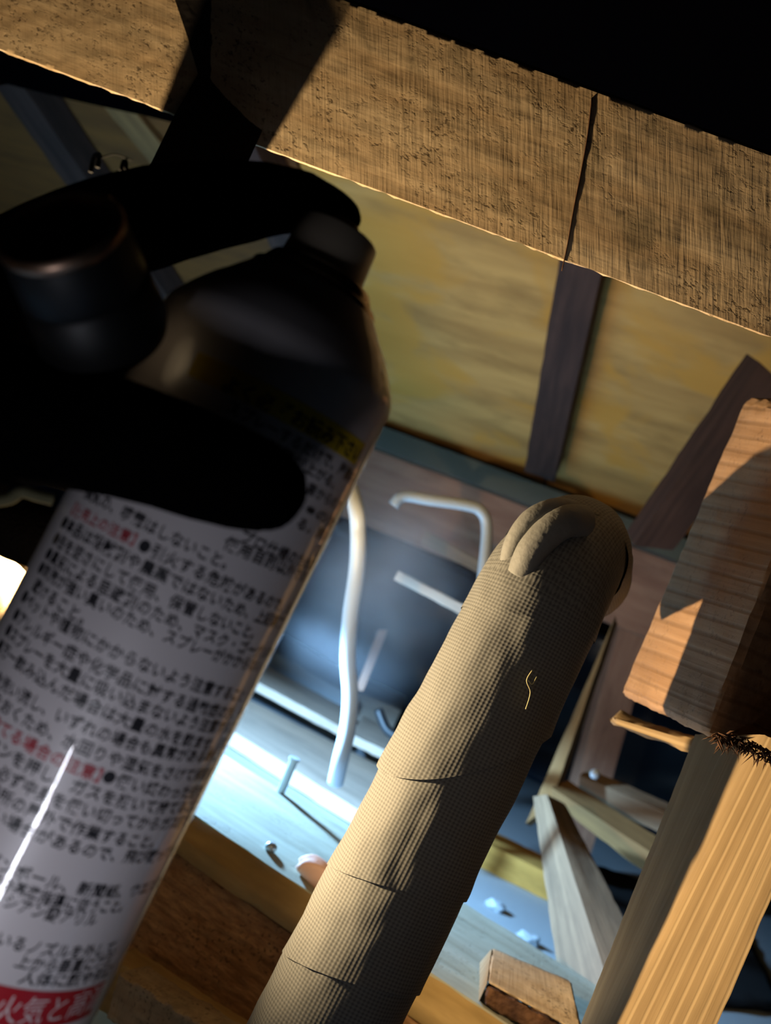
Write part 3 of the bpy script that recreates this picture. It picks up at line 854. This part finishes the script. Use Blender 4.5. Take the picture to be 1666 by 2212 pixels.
S = .0036
LN = [
 ('よく必ずお読み下さい', (500, 832), (770, 979), .0046, 'ink', .02),
 ('スプレーするだけで、屋裏内・', (505, 882), (763, 1035), S, 'ink', .012),
 ('効果が上がる。', (592, 967), (716, 1042), .0033, 'ink', .006),
 ('害からのア', (672, 1058), (730, 1092), .0032, 'ink', .006),
 ('※の効', (674, 1104), (715, 1128), .0032, 'ink', .006),
 ('る。飼い', (652, 1133), (703, 1158), .0032, 'ink', .006),
 ('プロ仕様のため専', (533, 1162), (672, 1220), S, 'ink', .012),
 ('使用目的以外での', (500, 1177), (654, 1244), S, 'ink', .012),
 ('換気の、噴霧はしないこと。', (194, 1066), (478, 1212), S, 'ink', .012),
 ('【使用上の注意】', (157, 1097), (281, 1162), .0032, 'redink', .008),
 ('●引火する危険があるので、火', (314, 1181), (623, 1313), S, 'ink', .012),
 ('●本品は殺獣剤や農薬ではないため、上記薬害', (141, 1130), (604, 1345), S, 'ink', .012),
 ('●缶を逆さにして使用、保管しないこと。', (123, 1165), (540, 1366), S, 'ink', .012),
 ('●臭気による忌避剤のため、マスク・ゴーグル等', (107, 1198), (580, 1411), S, 'ink', .012),
 ('●刺激が強い臭いのため、スプレーがかからない', (91, 1228), (556, 1438), S, 'ink', .012),
 ('避けること。', (80, 1266), (172, 1330), S, 'ink', .012),
 ('●ペットや植物にかからないよう注意すること', (55, 1290), (520, 1502), S, 'ink', .012),
 ('●アレルギー症や化学品に対する過敏症の方、そ', (37, 1329), (518, 1540), S, 'ink', .012),
 ('●スプレーを大量に吸い込まないよう注意するこ', (20, 1363), (500, 1571), S, 'ink', .012),
 ('●万一飲み込んだ場合は大量の水を飲ませ、目に', (2, 1396), (487, 1605), S, 'ink', .012),
 ('た場合洗い流し、いずれの場合も異常がある時に', (-28, 1444), (463, 1632), S, 'ink', .012),
 ('品質をおくため、水回りや湿気をさけて保管す', (-36, 1486), (454, 1669), S, 'ink', .012),
 ('【捨てる場合の注意】', (-30, 1545), (203, 1671), .0036, 'redink', .012),
 ('●使い終わった空き', (237, 1679), (430, 1708), S, 'ink', .012),
 ('ボタンを押し、ガスを抜いて捨てること', (-34, 1592), (420, 1738), S, 'ink', .012),
 ('必ず中身を使い切ってからガス抜き', (8, 1672), (402, 1771), S, 'ink', .012),
 ('場所の屋外で作業すること。', (-16, 1706), (322, 1818), S, 'ink', .012),
 ('い場合があるので、飛び散っても', (0, 1764), (374, 1836), S, 'ink', .012),
 ('ダンボール、新聞紙、ウエスで', (-16, 1857), (340, 1906), S, 'ink', .012),
 ('法令基準指導に従うこと。', (-12, 1900), (256, 1957), S, 'ink', .012),
 ('シアン酸アリル', (24, 1949), (196, 1986), S, 'ink', .012),
 ('いるノズルを外して、', (8, 2029), (245, 2045), S, 'ink', .012),
 ('上から垂直にブ三', (50, 2077), (232, 2073), S, 'ink', .012),
 ('人体に顔や引口', (60, 2112), (230, 2099), S, 'ink', .012),
 ('記', (270, 2045), (270, 2046), .004, 'ink', .0),
]
ti, hi = can_hit(770, 979)
ty0, _ = can_hit(430, 800)
strip('yellow_band', -.55, ti + .07, hi - .0028, hi + .0032, 'yellow')['label'] = 'yellow title band'
tr, hb = can_hit(229, 2117); _, hb2 = can_hit(222, 2163)
rb_ = strip('red_band', -1.25, tr, hb2, hb, 'redband', .0001); rb_['label'] = 'red caution band'
for t, p0, p1, sz, mt_, bo in LN:
    o = lettering('lettering', t, p0, p1, sz, mt_, body, bo)
    if mt_ == 'redink': o['label'] = 'red heading'
lettering('lettering', '火気と高温', (16, 2180), (205, 2152), .0072, 'whiteink', rb_, .0)['label'] = 'white lettering on red'

# ================================================================== GLOVED HAND
def skin_body(name, chains, mat, levels=2):
    """chains: list of lists of (point, radius); the first point of later chains refers to (chain, index)"""
    V, E, Rr, ref = [], [], [], {}
    for ci, ch_ in enumerate(chains):
        prev = None
        for pi, it in enumerate(ch_):
            if isinstance(it[0], int):
                idx = ref[it]
            else:
                idx = len(V); V.append(it[0]); Rr.append(it[1])
            ref[(ci, pi)] = idx
            if prev is not None: E.append((prev, idx))
            prev = idx
    c = sum(V, Vector()) / len(V)
    me = bpy.data.meshes.new(name); me.from_pydata([v - c for v in V], E, [])
    o = bpy.data.objects.new(name, me); COL.objects.link(o); o.location = c
    sk = o.modifiers.new('skin', 'SKIN'); sk.use_smooth_shade = True
    for i, sv in enumerate(me.skin_vertices[0].data):
        sv.radius = (Rr[i], Rr[i]); sv.use_root = (i == 0)
    ss = o.modifiers.new('sub', 'SUBSURF'); ss.levels = levels; ss.render_levels = levels
    dg = DG(); nm = bpy.data.meshes.new_from_object(o.evaluated_get(dg))
    o.modifiers.clear(); o.data = nm
    nm.materials.clear(); nm.materials.append(M[mat])
    nm.polygons.foreach_set('use_smooth', [True] * len(nm.polygons))
    for v in nm.vertices:                               # knit fuzz
        n_ = v.normal; v.co += n_ * .0004 * noise.noise((v.co + c) * 900)
    return o
hand = skin_body('gloved_hand', [
    [(P(-700, 1000, .31), .027), (P(-480, 930, .292), .028), (P(-230, 850, .272), .031), (P(-60, 740, .262), .027)],          # forearm, palm
    [(0, 3), (P(90, 560, .270), .0185), (P(300, 468, .264), .0158), (P(470, 443, .260), .0130), (P(620, 426, .258), .0102), (P(715, 447, .258), .0066), (P(782, 488, .2585), .0040)],   # index
    [(0, 3), (P(120, 770, .305), .0145), (P(330, 870, .316), .0115), (P(520, 960, .318), .0105), (P(640, 1010, .312), .009)],   # middle
    [(0, 2), (P(-20, 930, .303), .0140), (P(200, 1010, .314), .0112), (P(430, 1090, .314), .0104), (P(560, 1130, .306), .0088)],   # ring
    [(0, 2), (P(-110, 1050, .288), .0135), (P(30, 1140, .292), .0112), (P(180, 1200, .303), .0102), (P(380, 1250, .300), .0085)],   # little
    [(0, 2), (P(-70, 1000, .262), .022), (P(35, 1045, .268), .0145)],   # heel of the hand
    [(0, 2), (P(-90, 880, .232), .0215), (P(80, 900, .214), .0170), (P(290, 952, .2000), .0137), (P(455, 1015, .1970), .0125), (P(600, 1064, .1975), .0110), (P(664, 1084, .1990), .0044)],   # thumb
], 'glove')
tag(hand, 'black knit work glove on a hand gripping the spray can, index finger on its nozzle', 'hand')
# overlocked cuff yarn, loose threads
st = [P(x, y, .2285) for x, y in ((-60, 1085), (-10, 1082), (22, 1077), (48, 1062), (78, 1070), (116, 1079))]
tube('cuff_yarn', st, .0007, 'cuff', hand, seg=8, n=6)['label'] = 'yellowish overlock yarn'
sp_ = spline(st, 8)
for i in range(0, len(sp_) - 1, 1):
    d = (sp_[i + 1] - sp_[i]).normalized(); x = d.cross(CAM - sp_[i]).normalized()
    tube('yarn_loop', [sp_[i] - x * .0013, sp_[i] - (sp_[i] - CAM).normalized() * .0011, sp_[i] + x * .0013], .00038, 'cuff', hand, seg=5, n=3)
for pts, r in (([(196, 372), (200, 352), (206, 335), (214, 337), (211, 362)], .0007), ([(212, 345), (232, 336), (250, 333), (270, 340), (288, 347)], .00022),
               ([(262, 368), (266, 350), (272, 349), (273, 366)], .0006)):
    tube('loose_thread', [P(x, y, .268) for x, y in pts], r, 'thread', hand, seg=6, n=5)

# ================================================================== STUBBY TORCH HELD IN THE HAND
fa = (ROT @ Vector((.10, -.62, -.78))).normalized()
f0 = P(130, 497, .187)
torch = empty('torch', f0, 'stubby black torch with a metal ring, held between thumb and index finger', 'torch')
lathe('torch_body', f0, fa, [(.0015, .0128), (.004, .0132), (.012, .0138), (.0132, .0133), (.0145, .0141), (.025, .0148), (.028, .0138), (.0292, .010)], 'black', torch, seg=72)
lathe('metal_ring', f0, fa, [(.0022, .0126), (.0012, .0132), (-.0004, .0131), (-.0012, .0124), (-.0010, .0114), (.0006, .0105), (.0020, .0100)], 'bronze', torch, seg=72, cap=(False, False))
lathe('inner_ring', f0, fa, [(.0022, .0102), (.0006, .0101), (.0000, .0096), (.0004, .0089), (.0022, .0086)], 'bronze', torch, seg=72, cap=(False, False))
lathe('rubber_button', f0, fa, [(.0026, .0088), (.0012, .0088), (.0002, .0080), (-.0006, .0062), (-.0009, .003), (-.0010, .0006)], 'rubber', torch, seg=48)

# ================================================================== SPRAY MIST
def mist():
    a, b = P(845, 880, 1.0), P(800, 1480, 1.15)
    ax = (b - a); L = ax.length; ax.normalize()
    c = (a + b) / 2
    o = lathe('spray_mist', a, ax, [(0, .012), (L * .1, .04), (L * .3, .085), (L * .55, .125), (L * .8, .13), (L, .10), (L * 1.08, .03)], 'white', None, seg=32)
    m = bpy.data.materials.new('mist'); m.use_nodes = True; nt = m.node_tree; nt.nodes.clear(); N = nt.nodes.new; K = nt.links.new
    out = N('ShaderNodeOutputMaterial'); vs = N('ShaderNodeVolumeScatter')
    vs.inputs['Color'].default_value = (.93, .95, 1, 1); vs.inputs['Anisotropy'].default_value = .2
    tc = N('ShaderNodeTexCoord')
    n = N('ShaderNodeTexNoise'); n.inputs['Scale'].default_value = 9; n.inputs['Detail'].default_value = 2
    K(tc.outputs['Object'], n.inputs['Vector'])
    g = N('ShaderNodeTexCoord'); gr = N('ShaderNodeTexGradient'); gr.gradient_type = 'QUADRATIC_SPHERE'
    mp = N('ShaderNodeMapping'); mp.inputs['Location'].default_value = (-1, -1, -1); mp.inputs['Scale'].default_value = (2, 2, 2)
    K(tc.outputs['Generated'], mp.inputs['Vector']); K(mp.outputs['Vector'], gr.inputs['Vector'])
    mr = N('ShaderNodeMapRange'); mr.inputs['From Min'].default_value = .38; mr.inputs['From Max'].default_value = .7
    mr.inputs['To Min'].default_value = .15; mr.inputs['To Max'].default_value = 1
    K(n.outputs['Fac'], mr.inputs['Value'])
    mu = N('ShaderNodeMath'); mu.operation = 'MULTIPLY'; K(mr.outputs['Result'], mu.inputs[0]); K(gr.outputs['Fac'], mu.inputs[1])
    m2 = N('ShaderNodeMath'); m2.operation = 'MULTIPLY'; K(mu.outputs[0], m2.inputs[0]); m2.inputs[1].default_value = 9
    K(m2.outputs[0], vs.inputs['Density']); K(vs.outputs[0], out.inputs['Volume'])
    o.data.materials.clear(); o.data.materials.append(m)
    tag(o, 'white spray mist drifting in the bright gap behind the can', 'mist', kind='stuff')
mist()
